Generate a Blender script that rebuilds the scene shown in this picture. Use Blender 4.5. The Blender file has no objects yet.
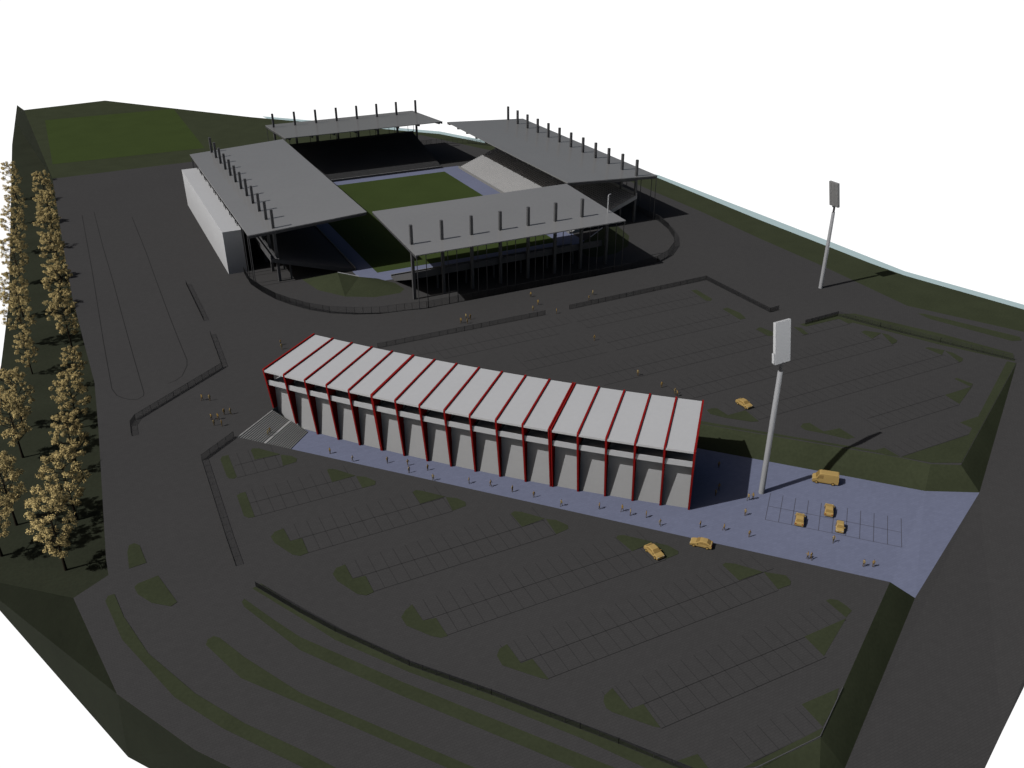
import bpy, math, random
from mathutils import Vector, Matrix
random.seed(7)
R = math.radians
scene = bpy.context.scene
col = scene.collection

# ------------------------------------------------------------------ camera (surveyed from the photo)
F_PX, PITCH, ROLL, YAW = 902.4445, 0.49337974, -0.00267538, 0.45679920
CAM = Vector((0, 0, 107.0))
def cam_axes():
    fw = Vector((0, math.cos(PITCH), -math.sin(PITCH))); rt = Vector((1, 0, 0)); up = rt.cross(fw)
    r2 = math.cos(ROLL)*rt + math.sin(ROLL)*up; u2 = -math.sin(ROLL)*rt + math.cos(ROLL)*up
    m = Matrix.Rotation(-YAW, 3, 'Z')
    return m @ r2, m @ u2, m @ fw
RT, UP, FW = cam_axes()
def at(px, py, z=0.0):
    """survey point: where the sight line of a photo pixel meets the level z"""
    d = FW*F_PX + RT*(px-512) - UP*(py-384)
    return CAM + d*((z-CAM.z)/d.z)
def atx(px, py, n, c):
    d = FW*F_PX + RT*(px-512) - UP*(py-384); n = Vector(n)
    return CAM + d*((c-CAM.dot(n))/d.dot(n))
cd = bpy.data.cameras.new('camera'); cam = bpy.data.objects.new('camera', cd); col.objects.link(cam)
cd.sensor_width = 36; cd.lens = F_PX*36/1024; cd.clip_start = 1; cd.clip_end = 5000
rm = Matrix((RT, UP, -FW)).transposed().to_4x4(); rm.translation = CAM; cam.matrix_world = rm
scene.camera = cam

# ------------------------------------------------------------------ world and sun
SUN_EL = R(46.4)
w = bpy.data.worlds.new('World'); scene.world = w; w.use_nodes = True
nt = w.node_tree; nt.nodes.clear()
out = nt.nodes.new('ShaderNodeOutputWorld'); mix = nt.nodes.new('ShaderNodeMixShader')
sky = nt.nodes.new('ShaderNodeTexSky'); sky.sky_type = 'NISHITA'; sky.sun_disc = False
sky.sun_elevation = SUN_EL; sky.sun_rotation = R(270); sky.ozone_density = 0.0; sky.dust_density = 4.0
b1 = nt.nodes.new('ShaderNodeBackground'); b1.inputs[1].default_value = 0.05
b2 = nt.nodes.new('ShaderNodeBackground'); b2.inputs[0].default_value = (1, 1, 1, 1); b2.inputs[1].default_value = 2.75
tc = nt.nodes.new('ShaderNodeTexCoord'); sx = nt.nodes.new('ShaderNodeSeparateXYZ'); mr = nt.nodes.new('ShaderNodeMapRange')
mr.inputs['From Min'].default_value = -0.006; mr.inputs['From Max'].default_value = 0.0
nt.links.new(tc.outputs['Generated'], sx.inputs[0]); nt.links.new(sx.outputs['Z'], mr.inputs['Value'])
nt.links.new(mr.outputs[0], mix.inputs[0]); nt.links.new(sky.outputs[0], b1.inputs[0])
nt.links.new(b2.outputs[0], mix.inputs[1]); nt.links.new(b1.outputs[0], mix.inputs[2]); nt.links.new(mix.outputs[0], out.inputs[0])
sd = bpy.data.lights.new('sun', 'SUN'); sd.energy = 4.8; sd.angle = R(0.5); sd.color = (1.0, 0.985, 0.97)
so = bpy.data.objects.new('sun', sd); col.objects.link(so)
so.rotation_euler = Vector((math.cos(SUN_EL), 0, -math.sin(SUN_EL))).to_track_quat('-Z', 'Y').to_euler()
scene.view_settings.view_transform = 'Standard'; scene.view_settings.look = 'None'
scene.view_settings.exposure = -1.31; scene.view_settings.gamma = 1

# ------------------------------------------------------------------ materials
def mat(name, c, rough=0.85, spec=0.2, metal=0.0, var=0.10, scale=0.15, fine=3.0, coat=0.0, joint=None):
    m = bpy.data.materials.new(name); m.use_nodes = True
    t = m.node_tree; p = t.nodes['Principled BSDF']
    p.inputs['Roughness'].default_value = rough; p.inputs['Specular IOR Level'].default_value = spec
    p.inputs['Metallic'].default_value = metal
    if coat: p.inputs['Coat Weight'].default_value = coat; p.inputs['Coat Roughness'].default_value = 0.03; p.inputs['Coat IOR'].default_value = 1.8
    g = t.nodes.new('ShaderNodeTexCoord')
    n1 = t.nodes.new('ShaderNodeTexNoise'); n1.inputs['Scale'].default_value = scale; n1.inputs['Detail'].default_value = 6
    n2 = t.nodes.new('ShaderNodeTexNoise'); n2.inputs['Scale'].default_value = fine; n2.inputs['Detail'].default_value = 3
    t.links.new(g.outputs['Object'], n1.inputs['Vector']); t.links.new(g.outputs['Object'], n2.inputs['Vector'])
    ad = t.nodes.new('ShaderNodeMath'); ad.operation = 'ADD'
    t.links.new(n1.outputs['Fac'], ad.inputs[0]); t.links.new(n2.outputs['Fac'], ad.inputs[1])
    r = t.nodes.new('ShaderNodeMapRange'); r.inputs['From Min'].default_value = 0.6; r.inputs['From Max'].default_value = 1.4
    r.inputs['To Min'].default_value = 1-var; r.inputs['To Max'].default_value = 1+var
    t.links.new(ad.outputs[0], r.inputs['Value'])
    v = t.nodes.new('ShaderNodeVectorMath'); v.operation = 'SCALE'; v.inputs[0].default_value = c
    t.links.new(r.outputs[0], v.inputs['Scale']); src = v.outputs[0]
    if joint:
        bk = t.nodes.new('ShaderNodeTexBrick'); bk.inputs['Scale'].default_value = 1.0
        bk.inputs['Brick Width'].default_value = joint[0]; bk.inputs['Row Height'].default_value = joint[1]
        bk.inputs['Mortar Size'].default_value = joint[2]
        bk.inputs['Color1'].default_value = (1, 1, 1, 1); bk.inputs['Color2'].default_value = (.93, .93, .93, 1); bk.inputs['Mortar'].default_value = (joint[3],)*3+(1,)
        t.links.new(g.outputs['Object'], bk.inputs['Vector'])
        mm = t.nodes.new('ShaderNodeVectorMath'); mm.operation = 'MULTIPLY'
        t.links.new(src, mm.inputs[0]); t.links.new(bk.outputs['Color'], mm.inputs[1]); src = mm.outputs[0]
    t.links.new(src, p.inputs['Base Color'])
    return m
M = {}
M['asphalt'] = mat('paver_asphalt', (.0885, .0865, .0865), .95, .1, var=.05, scale=.03, fine=.6, joint=(.9, .45, .04, .80))
M['line'] = mat('dark_line', (.040, .039, .039), .9, .1)
M['tick'] = mat('worn_bay_line', (.054, .053, .053), .9, .1)
M['grass'] = mat('mown_grass', (.064, .075, .042), .95, .05, var=.16, scale=.12, fine=1.6)
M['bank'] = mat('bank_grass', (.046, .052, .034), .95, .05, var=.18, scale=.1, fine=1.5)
M['skirt'] = mat('slope_shade_grass', (.017, .020, .012), .95, .05, var=.18, scale=.1, fine=1.5)  # shade of the edge slopes is put into this darker grass colour
M['pline'] = mat('grey_bay_line', (.13, .135, .18), .9, .1)
M['pitch'] = mat('pitch_turf', (.066, .094, .029), .95, .05, var=.10, scale=.08, fine=1.5)
M['plaza'] = mat('blue_paving', (.248, .273, .40), .85, .15, var=.05, scale=.06, fine=1.2, joint=(1.2, .6, .03, .88))
M['concrete'] = mat('concrete', (.34, .34, .34), .9, .15, var=.08)
M['step'] = mat('stair_stone', (.36, .36, .355), .9, .15, var=.06)
M['landing'] = mat('landing_stone', (.46, .46, .455), .9, .15, var=.05)
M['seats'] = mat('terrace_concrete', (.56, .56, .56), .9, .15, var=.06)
M['roof'] = mat('grey_roof_sheet', (.36, .36, .36), .5, .3, var=.04, scale=.05, fine=.8, coat=.8)
M['steel'] = mat('grey_steel', (.14, .14, .144), .55, .4, var=.05)
M['dsteel'] = mat('dark_steel', (.08, .08, .085), .6, .4, var=.05)
M['galv'] = mat('galvanised_pole', (.55, .56, .58), .4, .4, metal=.0, var=.04)
M['white'] = mat('white_panel', (.695, .705, .72), .7, .25, var=.03, scale=.08, fine=1.0)
M['wall'] = mat('pale_wall', (.63, .635, .64), .8, .2, var=.04, scale=.1, fine=1.2)
M['red'] = mat('red_painted_steel', (.36, .014, .013), .8, .1, var=.06)
M['dark'] = mat('dark_glazing', (.03, .032, .035), .3, .4, var=.05)
M['fence'] = mat('dark_fence_steel', (.06, .06, .062), .7, .3, var=.05)
M['water'] = mat('pale_water', (.70, .90, .92), .6, .2, metal=.0, var=.02, scale=.05, fine=.3)
M['tan'] = mat('ochre_car_paint', (.66, .45, .16), .35, .45, var=.03)
M['tanw'] = mat('ochre_tinted_glass', (.42, .27, .09), .15, .5, var=.03)
M['tyre'] = mat('tyre_rubber', (.10, .065, .022), .9, .1)
M['lampface'] = mat('grey_lamp_face', (.32, .32, .32), .5, .3)
M['fseats'] = mat('deep_shade_terrace', (.10, .10, .102), .9, .1, var=.06)  # far terrace, its shade painted in as a near black colour
M['dseats'] = mat('shade_terrace', (.15, .15, .153), .9, .15, var=.06)  # near and left terraces, roof shade painted into a darker colour
M['lampg'] = mat('lamp_glass', (.85, .80, .65), .2, .5)
M['redl'] = mat('red_lamp', (.5, .05, .03), .3, .4)
M['leaf'] = mat('tan_leaves', (.78, .60, .26), .8, .1, var=.2, scale=.8, fine=5)
M['bark'] = mat('dark_bark', (.035, .028, .02), .95, .05, var=.2, fine=6)
M['skin'] = mat('skin', (.50, .30, .17), .7, .2)
for k, c in {'cl_ochre': (.50, .33, .09), 'cl_brown': (.24, .15, .05), 'cl_sand': (.55, .42, .18), 'cl_olive': (.20, .16, .06), 'cl_dark': (.10, .07, .03)}.items():
    M[k] = mat(k.replace('cl_', 'cloth_'), c, .9, .1)
M['hair'] = mat('dark_hair', (.05, .03, .015), .7, .2)

# ------------------------------------------------------------------ mesh helpers
class MB:
    def __init__(s): s.v = []; s.f = []; s.m = []
    def add(s, vs, fs, mi=0):
        o = len(s.v); s.v += [tuple(v) for v in vs]
        for f in fs: s.f.append([i+o for i in f]); s.m.append(mi)
    def hexa(s, b, t, mi=0):
        n = len(b)
        s.add(list(b)+list(t), [list(range(n))[::-1], list(range(n, 2*n))]+[[i, (i+1) % n, n+(i+1) % n, n+i] for i in range(n)], mi)
    def prism(s, poly, z0, z1, mi=0):
        a = sum(poly[i][0]*poly[(i+1) % len(poly)][1]-poly[(i+1) % len(poly)][0]*poly[i][1] for i in range(len(poly)))
        if a < 0: poly = poly[::-1]
        s.hexa([(p[0], p[1], z0) for p in poly], [(p[0], p[1], z1) for p in poly], mi)
    def box(s, x0, x1, y0, y1, z0, z1, mi=0):
        s.prism([(x0, y0), (x1, y0), (x1, y1), (x0, y1)], z0, z1, mi)
    def bar(s, p, q, w, h, mi=0, up=(0, 0, 1)):
        p = Vector(p); q = Vector(q); d = (q-p).normalized(); up = Vector(up)
        if abs(d.dot(up)) > .98: up = Vector((0, 1, 0))
        sd_ = d.cross(up).normalized()*w/2; u = sd_.cross(d).normalized()*h/2
        s.hexa([p-sd_-u, p+sd_-u, p+sd_+u, p-sd_+u], [q-sd_-u, q+sd_-u, q+sd_+u, q-sd_+u], mi)
    def tube(s, pts, rad, n=8, mi=0):
        pts = [Vector(p) for p in pts]; rings = []
        for i, p in enumerate(pts):
            d = (pts[min(i+1, len(pts)-1)]-pts[max(i-1, 0)]).normalized()
            a = d.cross(Vector((0, 0, 1)) if abs(d.z) < .9 else Vector((0, 1, 0))).normalized(); b = d.cross(a)
            rings.append([p+(a*math.cos(6.28318*k/n)+b*math.sin(6.28318*k/n))*rad[i] for k in range(n)])
        vs = [v for r in rings for v in r]; fs = []
        for i in range(len(pts)-1):
            for k in range(n): fs.append([i*n+k, i*n+(k+1) % n, (i+1)*n+(k+1) % n, (i+1)*n+k])
        fs += [list(range(n))[::-1], list(range((len(pts)-1)*n, len(pts)*n))]
        s.add(vs, fs, mi)
    def build(s, name, m, parent=None, smooth=False, bevel=0):
        me = bpy.data.meshes.new(name); me.from_pydata(s.v, [], s.f)
        for x in (m if isinstance(m, (list, tuple)) else [m]): me.materials.append(M[x])
        for p, i in zip(me.polygons, s.m): p.material_index = i; p.use_smooth = smooth
        import bmesh
        bm = bmesh.new(); bm.from_mesh(me)
        bmesh.ops.recalc_face_normals(bm, faces=bm.faces)
        if bevel: bmesh.ops.bevel(bm, geom=bm.edges[:], offset=bevel, segments=2, affect='EDGES', profile=.6)
        bm.to_mesh(me); bm.free()
        o = bpy.data.objects.new(name, me); col.objects.link(o)
        if parent: o.parent = parent
        return o
def tag(o, label, cat, group=None):
    o['label'] = label; o['category'] = cat
    if group: o['group'] = group
    return o
def empty(name, loc, rz, label, cat, group=None):
    o = bpy.data.objects.new(name, None); col.objects.link(o); o.location = loc; o.rotation_euler = (0, 0, rz)
    o.empty_display_size = .5
    return tag(o, label, cat, group)
def copy_tree(o, parent=None):
    c = o.copy(); col.objects.link(c); c.parent = parent
    for ch in list(o.children): copy_tree(ch, c)
    return c
def sheet(name, pts, m, kind='structure'):
    """one ground face; triangulated, normals up"""
    import bmesh
    bm = bmesh.new(); f = bm.faces.new([bm.verts.new(p) for p in pts]); f.normal_update()
    bmesh.ops.triangulate(bm, faces=[f], ngon_method='EAR_CLIP')
    for g in bm.faces:
        g.normal_update()
        if g.normal.z < 0: g.normal_flip()
    me = bpy.data.meshes.new(name); bm.to_mesh(me); bm.free(); me.materials.append(M[m])
    o = bpy.data.objects.new(name, me); col.objects.link(o); o['kind'] = kind
    return o
def tris(name, vs, fs, m, kind='structure'):
    mb = MB(); mb.add(vs, fs); o = mb.build(name, m)
    for p in o.data.polygons:
        if p.normal.z < 0: p.flip()
    o['kind'] = kind; return o

PZ = -4.7          # level of the sunken blue plaza
# ------------------------------------------------------------------ entrance building plan (a gentle arc)
X0, Y0, TH0, KAP, DS = 64.16779549, 155.41881096, -0.82046065, 2.0097495e-3, 5.87856292
def frame(i):
    s = (i-8.5)*DS; th = TH0+KAP*s
    x = X0+(math.sin(th)-math.sin(TH0))/KAP; y = Y0-(math.cos(th)-math.cos(TH0))/KAP
    return Vector((x, y, 0)), Vector((math.sin(th), -math.cos(th), 0)), Vector((math.cos(th), math.sin(th), 0))
def fp(i, o_, z):
    b, n, u = frame(i); p = b+n*o_; p.z = z; return p

# ------------------------------------------------------------------ GROUND
def pp(pts, z=0.0): return [at(x, y, z) for x, y in pts]
A_ = at(237, 437); SB = at(272, 410); Fc = at(890, 582); Gc = at(820.8, 737.5)
T2 = at(961, 465); T1 = at(1017, 362)
slope_top = [Vector((118.1, 141.65, 0)), at(900.4, 457.7), at(930.6, 464), T2]
trench_top = [SB, fp(0, -3.0, 0)] + [fp(i, -9.0, 0) for i in range(1, 18, 2)] + [Vector((113, 146.6, 0))]
asph = pp([(52.5, 178.7), (63.6, 248.7), (72, 296), (83, 339), (94.5, 382.6), (98.5, 430), (106, 558), (108.5, 575), (73.3, 598), (117, 694), (195, 750), (260, 782), (420, 870), (720, 786), (762, 766)])
asph += [Gc, Fc, A_] + trench_top + slope_top + [T1, at(1075, 372)]
asph += [Vector(p) for p in ((262, 128, 0), (229.4, 142.3, 0), (214.8, 170.3, 0), (215.9, 206.9, 0), (215.4, 237.3, 0), (215.8, 273.3, 0), (214.3, 321.4, 0), (165.5, 442.2, 0), (53, 440, 0))]
sheet('ground', asph, 'asphalt')
# far grass with the training field, edge to the water
land = [at(52.5, 178.7), Vector((53, 440, 0)), Vector((165.5, 442.2, 0)), Vector((214.3, 321.4, 0)), Vector((215.8, 273.3, 0)), Vector((215.4, 237.3, 0)), Vector((215.9, 206.9, 0)), Vector((214.8, 170.3, 0)), Vector((229.4, 142.3, 0)), Vector((262, 128, 0)),
        Vector((272, 136, 0)), at(1024, 309.5), at(904.4, 275.4), at(870, 263), at(837, 250), at(760, 220), at(657, 177.5), at(440, 134), at(250, 117), at(105, 100.5), at(24, 110)]
sheet('grass', land, 'grass')
we = [(272, 136), ] + [tuple(at(x, y)[:2]) for x, y in ((1024, 309.5), (904.4, 275.4), (870, 263), (837, 250), (760, 220), (657, 177.5), (440, 134), (268, 118.6))]
wo = [(277, 142)] + [tuple(at(x, y-.6, -.3)[:2]) for x, y in ((1024, 305.3), (904.4, 271.6), (829.6, 241.9), (760, 214.8), (658.5, 175.6), (440, 132.0), (262, 116.8))]
sheet('water', [(p[0], p[1], -.3) for p in we]+[(p[0], p[1], -.3) for p in wo[::-1]], 'water')
# left tree bank, sunk well below the road to keep tree shadows off it
BZ = -13.5
rim = ((52.5, 178.7), (63.6, 248.7), (72, 296), (83, 339), (94.5, 382.6), (98.5, 430), (106, 558), (108.5, 575), (73.3, 598))
VV = at(-30, 576.5, BZ)
bin_ = [at(x, y, BZ) for x, y in rim]; bo = [at(17, 105, BZ), at(12, 145, BZ), at(11.5, 170, BZ), at(9, 300, BZ), at(1, 365, BZ), at(-14, 430, BZ), at(-28, 500, BZ), VV]
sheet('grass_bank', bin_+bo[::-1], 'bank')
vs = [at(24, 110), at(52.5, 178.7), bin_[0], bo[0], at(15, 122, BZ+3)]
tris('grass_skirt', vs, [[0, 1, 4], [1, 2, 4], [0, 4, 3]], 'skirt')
mb = MB(); rt_ = pp(rim)
for k in range(len(rim)-1): mb.add([rt_[k], rt_[k+1], bin_[k+1], bin_[k]], [[0, 1, 2, 3]])
tag(mb.build('retaining_wall', 'fence'), 'dark added wall, unseen, dropping the tree bank to shorten its shadows on the yard', 'wall')  # added wall, out of view; drops the bank so tree shadows stay short
p117, p195, p260 = at(117, 694), at(195, 750), at(260, 782)
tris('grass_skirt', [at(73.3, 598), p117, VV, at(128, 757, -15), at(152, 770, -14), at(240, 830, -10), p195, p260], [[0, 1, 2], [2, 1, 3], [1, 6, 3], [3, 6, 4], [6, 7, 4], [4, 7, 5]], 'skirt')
# right embankments and the lower road
Q2 = at(979.5, 492.5, -4.65); Q3 = at(915, 598, -4.25); Q4 = at(845, 768, -4.25); Q1 = at(1075, 372)
PB = at(925, 491, PZ); PBk = at(750, 458, PZ)
tris('embankment', [T1, T2, Q2], [[0, 1, 2]], 'grass')
tris('embankment', [Fc, Gc, Q4, Q3], [[0, 1, 2], [0, 2, 3]], 'grass')
tris('grass_skirt', [Gc, at(762, 766), at(720, 786), at(690, 900, -7), at(820, 840, -3.3), Q4, at(819, 790, -3.4)], [[0, 1, 6], [1, 2, 3], [1, 3, 4], [1, 4, 6], [0, 6, 5], [6, 4, 5]], 'grass')
sheet('road', [T1, Q2, Q3, Q4, at(820, 840, -3.3), at(960, 820, -4), at(985, 768, -4), at(1002, 732, -4), at(1024, 687, -4), at(1110, 520, -3), at(1130, 420, -1), at(1075, 372)], 'asphalt')
# sunken plaza, ramp, green slope, retaining strip
inw = Vector((.725, .69, 0))*.25
def low(v, z=PZ): return Vector((v.x, v.y, z))
stair_bl = Vector((27.8, 176.5, PZ)); stair_br = Vector((37.5, 186.5, PZ))
bot_back = [fp(0, -2.6, PZ)] + [fp(i, -8.6, PZ) for i in range(1, 18, 2)] + [Vector((112.6, 143.0, PZ))]
plaza = [low(Fc+inw), stair_bl+inw, stair_br] + bot_back + [PBk, PB]
sheet('plaza', plaza, 'plaza')
tris('plaza_ramp', [PB, low(Fc+inw), Q3, Q2], [[0, 1, 2], [0, 2, 3]], 'plaza')
tris('grass_slope', slope_top+[Q2, PB, PBk, bot_back[-1], trench_top[-1]], [[0, 1, 5, 6], [1, 2, 5], [2, 3, 4], [2, 4, 5], [0, 6, 7, 8]], 'grass')
mb = MB(); mb.add([A_, Fc, low(Fc+inw, PZ-.2), low(A_+inw, PZ-.2)], [[0, 1, 2, 3]]); mb.add([Fc, Q3, low(Fc+inw, PZ-.2)], [[0, 1, 2]])
tag(mb.build('retaining_wall', 'concrete'), 'grey concrete retaining wall below the edge of the near car park', 'wall')
mb = MB(); a = trench_top; b = [stair_br+Vector((-.4, .4, 0))]+bot_back
for i in range(len(a)-1):
    mb.add([a[i], a[i+1], b[min(i+1, len(b)-1)], b[min(i, len(b)-1)]], [[0, 1, 2, 3]])
tag(mb.build('retaining_wall', 'concrete'), 'grey concrete retaining wall behind the red framed building', 'wall')

# stairs
mb = MB(); lm = MB(); st_t0, st_t1 = SB, A_; sb0, sb1 = stair_br, stair_bl+inw
def sl(t, e): return (st_t0.lerp(sb0, t) if e == 0 else st_t1.lerp(sb1, t))
ts = [i*.46/11 for i in range(12)]+[.55+i*.45/11 for i in range(12)]
nz = len(ts)
for k in range(nz-1):
    t0, t1 = ts[k], ts[k+1]; z = PZ*(k/(nz-1))
    q = [sl(t0, 0), sl(t0, 1), sl(t1, 1), sl(t1, 0)]
    (lm if k == 11 else mb).prism([(p.x, p.y) for p in q], PZ-.3, z-.002)
o = mb.build('stairs', 'step'); o['kind'] = 'structure'
o = lm.build('stair_landing', 'landing'); o['kind'] = 'structure'

# pitch, surround, training field
def rect(name, x0, x1, y0, y1, z, m):
    sheet(name, [(x0, y0, z), (x1, y0, z), (x1, y1, z), (x0, y1, z)], m)
rect('paving', 75.5, 158.2, 259, 377.6, .012, 'plaza')
rect('pitch', 82.3, 149.2, 266.6, 371.3, .03, 'pitch')
rect('training_field', -6.9, 61, 464, 569, .03, 'pitch')
# corner mounds
def mound(flip):
    base = [at(x, y) for x, y in ((302, 279.5), (318, 290), (345, 296.5), (375, 297.2), (400, 293), (404.5, 289), (395, 283), (378, 278.5))]
    rg = [at(337.7, 272.6, 2.6), at(359, 276.8, .9)]; low_ = [low(rg[0], 0)+Vector((.3, .5, 0)), low(rg[1], 0)+Vector((.3, .5, 0))]
    vs = base+rg+low_
    fs = [[0, 1, 8], [1, 2, 8], [8, 2, 9], [2, 3, 9], [3, 4, 9], [4, 5, 9], [5, 6, 9], [6, 7, 9], [0, 8, 10], [9, 7, 11]]
    wl = [rg[0], rg[1]]
    if flip:
        vs = [Vector((236.4-v.x, v.y, v.z)) for v in vs]; wl = [Vector((236.4-v.x, v.y, v.z)) for v in wl]
    tris('grass_mound', vs, fs, 'grass')
    mb = MB(); a, b = wl; d = (b-a); nrm = Vector((-d.y, d.x, 0)).normalized()*.3
    if nrm.y < 0: nrm = -nrm
    mb.hexa([low(a, 0), low(b, 0), low(b, 0)+nrm, low(a, 0)+nrm], [a+Vector((0, 0, .15)), b+Vector((0, 0, .15)), b+nrm+Vector((0, 0, .15)), a+nrm+Vector((0, 0, .15))])
    tag(mb.build('mound_wall', 'white'), 'pale low wall along the grass mound at the stadium corner ' + ('beside the right floodlight side' if flip else 'nearest the white annex'), 'wall')
mound(False); mound(True)

# grass islands (with a low kerb height)
def isl(ox, oy, s, pts): return [(ox+x/s, oy+y/s) for x, y in pts]
IS = []
z1 = (190, 430, 6.4); z2 = (260, 450, 5.12); z3 = (400, 460, 5.12); z4 = (300, 560, 3.657); z5 = (480, 520, 5.12); z6 = (700, 560, 5.12); z7 = (640, 620, 5.12); z8 = (580, 590, 5.12); z9 = (0, 500, 2.866)
IS += [isl(*z1, p) for p in ([(195, 190), (205, 170), (245, 160), (300, 300), (285, 312), (250, 310), (235, 295)], [(390, 130), (400, 118), (440, 118), (578, 155), (415, 190)], [(580, 158), (650, 167), (685, 183), (680, 205), (595, 230)], [(300, 420), (320, 405), (355, 397), (415, 557), (375, 563), (345, 550)])]
IS += [isl(*z2, p) for p in ([(343, 103), (355, 97), (390, 100), (488, 132), (370, 165)], [(492, 135), (540, 138), (592, 160), (590, 178), (525, 195)], [(55, 445), (75, 420), (120, 402), (155, 467), (215, 452), (247, 527), (205, 543), (165, 535), (75, 475)], [(373, 635), (390, 605), (435, 587), (475, 660), (540, 645), (583, 728), (545, 745), (500, 738), (395, 670)])]
IS += [isl(*z3, p) for p in ([(65, 165), (80, 155), (110, 158), (232, 188), (105, 225)], [(234, 190), (290, 195), (335, 215), (338, 235), (270, 260)], [(567, 275), (585, 263), (620, 265), (743, 300), (625, 342)], [(747, 302), (800, 308), (860, 335), (862, 352), (800, 380)])]
IS += [isl(*z4, p) for p in ([(370, 210), (385, 185), (410, 163), (450, 222), (497, 212), (540, 278), (515, 285), (480, 278), (390, 240)], [(720, 350), (730, 325), (757, 308), (808, 378), (850, 362), (910, 437), (880, 432), (740, 385)])]
IS += [isl(*z5, p) for p in ([(697, 92), (705, 80), (735, 78), (888, 113), (780, 160)], [(890, 116), (960, 130), (1015, 160), (1015, 175), (950, 200)])]
IS += [isl(*z6, p) for p in ([(115, 25), (130, 15), (180, 20), (323, 62), (200, 105)], [(327, 62), (440, 80), (465, 110), (462, 128), (400, 150)], [(645, 208), (665, 200), (705, 205), (750, 235), (778, 260), (748, 294)], [(748, 299), (535, 392), (635, 492)])]
IS += [isl(*z8, [(120, 570), (125, 540), (165, 502), (255, 610), (325, 585), (412, 705), (380, 700), (165, 625), (135, 605)])]
IS += [isl(*z7, p) for p in ([(1018, 349), (828, 432), (935, 546), (1000, 432)], [(937, 552), (925, 592), (640, 745), (530, 757)], [(190, 722), (295, 687), (350, 760), (280, 762)])]
IS += [isl(*z9, p) for p in ([(365, 150), (370, 130), (385, 124), (400, 130), (420, 180), (370, 197)], [(385, 250), (395, 240), (453, 217), (508, 293), (490, 305), (435, 295), (395, 270)])]
IS += [isl(*z9, [(302, 290), (310, 275), (328, 270), (355, 335), (425, 440), (560, 555), (700, 640), (860, 715)])+[(335.5, 768), (400, 796), (380, 806), (300, 766)]+isl(*z9, [(640, 655), (500, 565), (350, 400)])]
IS += [isl(*z9, [(590, 415), (595, 400), (612, 390), (630, 395), (700, 450)])+[(300, 692.6), (475, 768), (560, 802), (530, 806), (447.6, 768), (300, 703.5)]+isl(*z9, [(690, 510)])]
IS += [isl(*z9, [(693, 292), (700, 283), (780, 340)])+[(300, 637), (400, 681), (580, 754), (660, 786), (630, 790), (573, 767), (400, 695), (300, 650)]+isl(*z9, [(700, 306)])]
IS += [[(252.5, 588.5), (261, 583.5), (300, 609), (335.5, 628), (409, 662), (491, 691), (580, 724), (620, 740), (700, 775), (680, 784), (580, 737.7), (491, 702), (409, 672), (335.5, 640), (300, 617.5)]]
zu = (540, 275, 5.12); zv = (780, 300, 6.4); zw = (880, 310, 7.111); zx = (880, 400, 7.111); zy = (640, 330, 5.12); zz = (700, 300, 4.6545)
IS += [isl(*zu, p) for p in ([(775, 80), (800, 75), (880, 122), (875, 133), (850, 131)],)]
IS += [[(722.6, 309), (727.5, 307.8), (740, 313), (746, 318.5), (740, 319.5)], [(756, 329.3), (760, 327.3), (772, 331.5), (775.5, 335.5), (768, 336)], [(793.5, 326.9), (801, 328), (808.5, 334), (804, 334.6)]]
IS += [isl(*zv, p) for p in ([(520, 205), (545, 197), (648, 212), (590, 248)], [(652, 214), (690, 222), (750, 258), (745, 272), (718, 283)], [(380, 122), (480, 141), (440, 152)])]
IS += [isl(*zw, p) for p in ([(320, 270), (345, 265), (458, 287), (440, 320)], [(462, 290), (520, 305), (590, 345), (585, 365), (565, 371)], [(530, 490), (545, 483), (663, 527), (640, 544)], [(640, 549), (462, 605), (565, 668), (662, 533)])]
IS += [isl(*zx, p) for p in ([(570, 160), (742, 103), (685, 215)], [(150, 407), (686, 230), (578, 447), (370, 447)], [(-40, 360), (30, 340), (143, 405), (40, 391)])]
IS += [isl(*zy, [(343, 410), (365, 402), (395, 402), (450, 437), (540, 412), (608, 468), (570, 470), (440, 450), (360, 430)])]
IS += [isl(*zz, p) for p in ([(467, 590), (480, 575), (510, 572), (575, 612), (650, 597), (720, 640), (690, 648), (570, 620), (490, 605)],)]
IS += [[(837.8, 314), (855, 313.7), (940, 333.6), (1013, 353.6), (1015, 361.3), (940, 344.7), (880, 329.3), (838, 319), (806, 326.5), (800, 324.5)], [(918, 313.5), (925, 314), (1020, 337), (1022, 340.5), (1012, 341), (930, 319)],
       [(1007, 361.4), (1016, 363), (961.5, 463), (957, 457)], [(697, 420.5), (800, 438), (893, 453.5), (893, 455.5), (800, 439.8), (697, 423)]]
for ii, pts in enumerate(IS):
    q = pp(pts); mb = MB(); mb.prism([(p.x, p.y) for p in q], -.05, .03+.005*(ii % 9))
    o = mb.build('grass_island', ['grass']); o['kind'] = 'structure'
# pale kerb on the lot's lower corner
mb = MB(); kp = [at(842.5, 688), at(820.0, 737.0), at(762, 765.5), at(725, 783)]
for a, b in zip(kp, kp[1:]): mb.bar(a+Vector((0, 0, .1)), b+Vector((0, 0, .1)), .1, .25)
o = mb.build('kerb', 'steel'); o['kind'] = 'structure'

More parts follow.
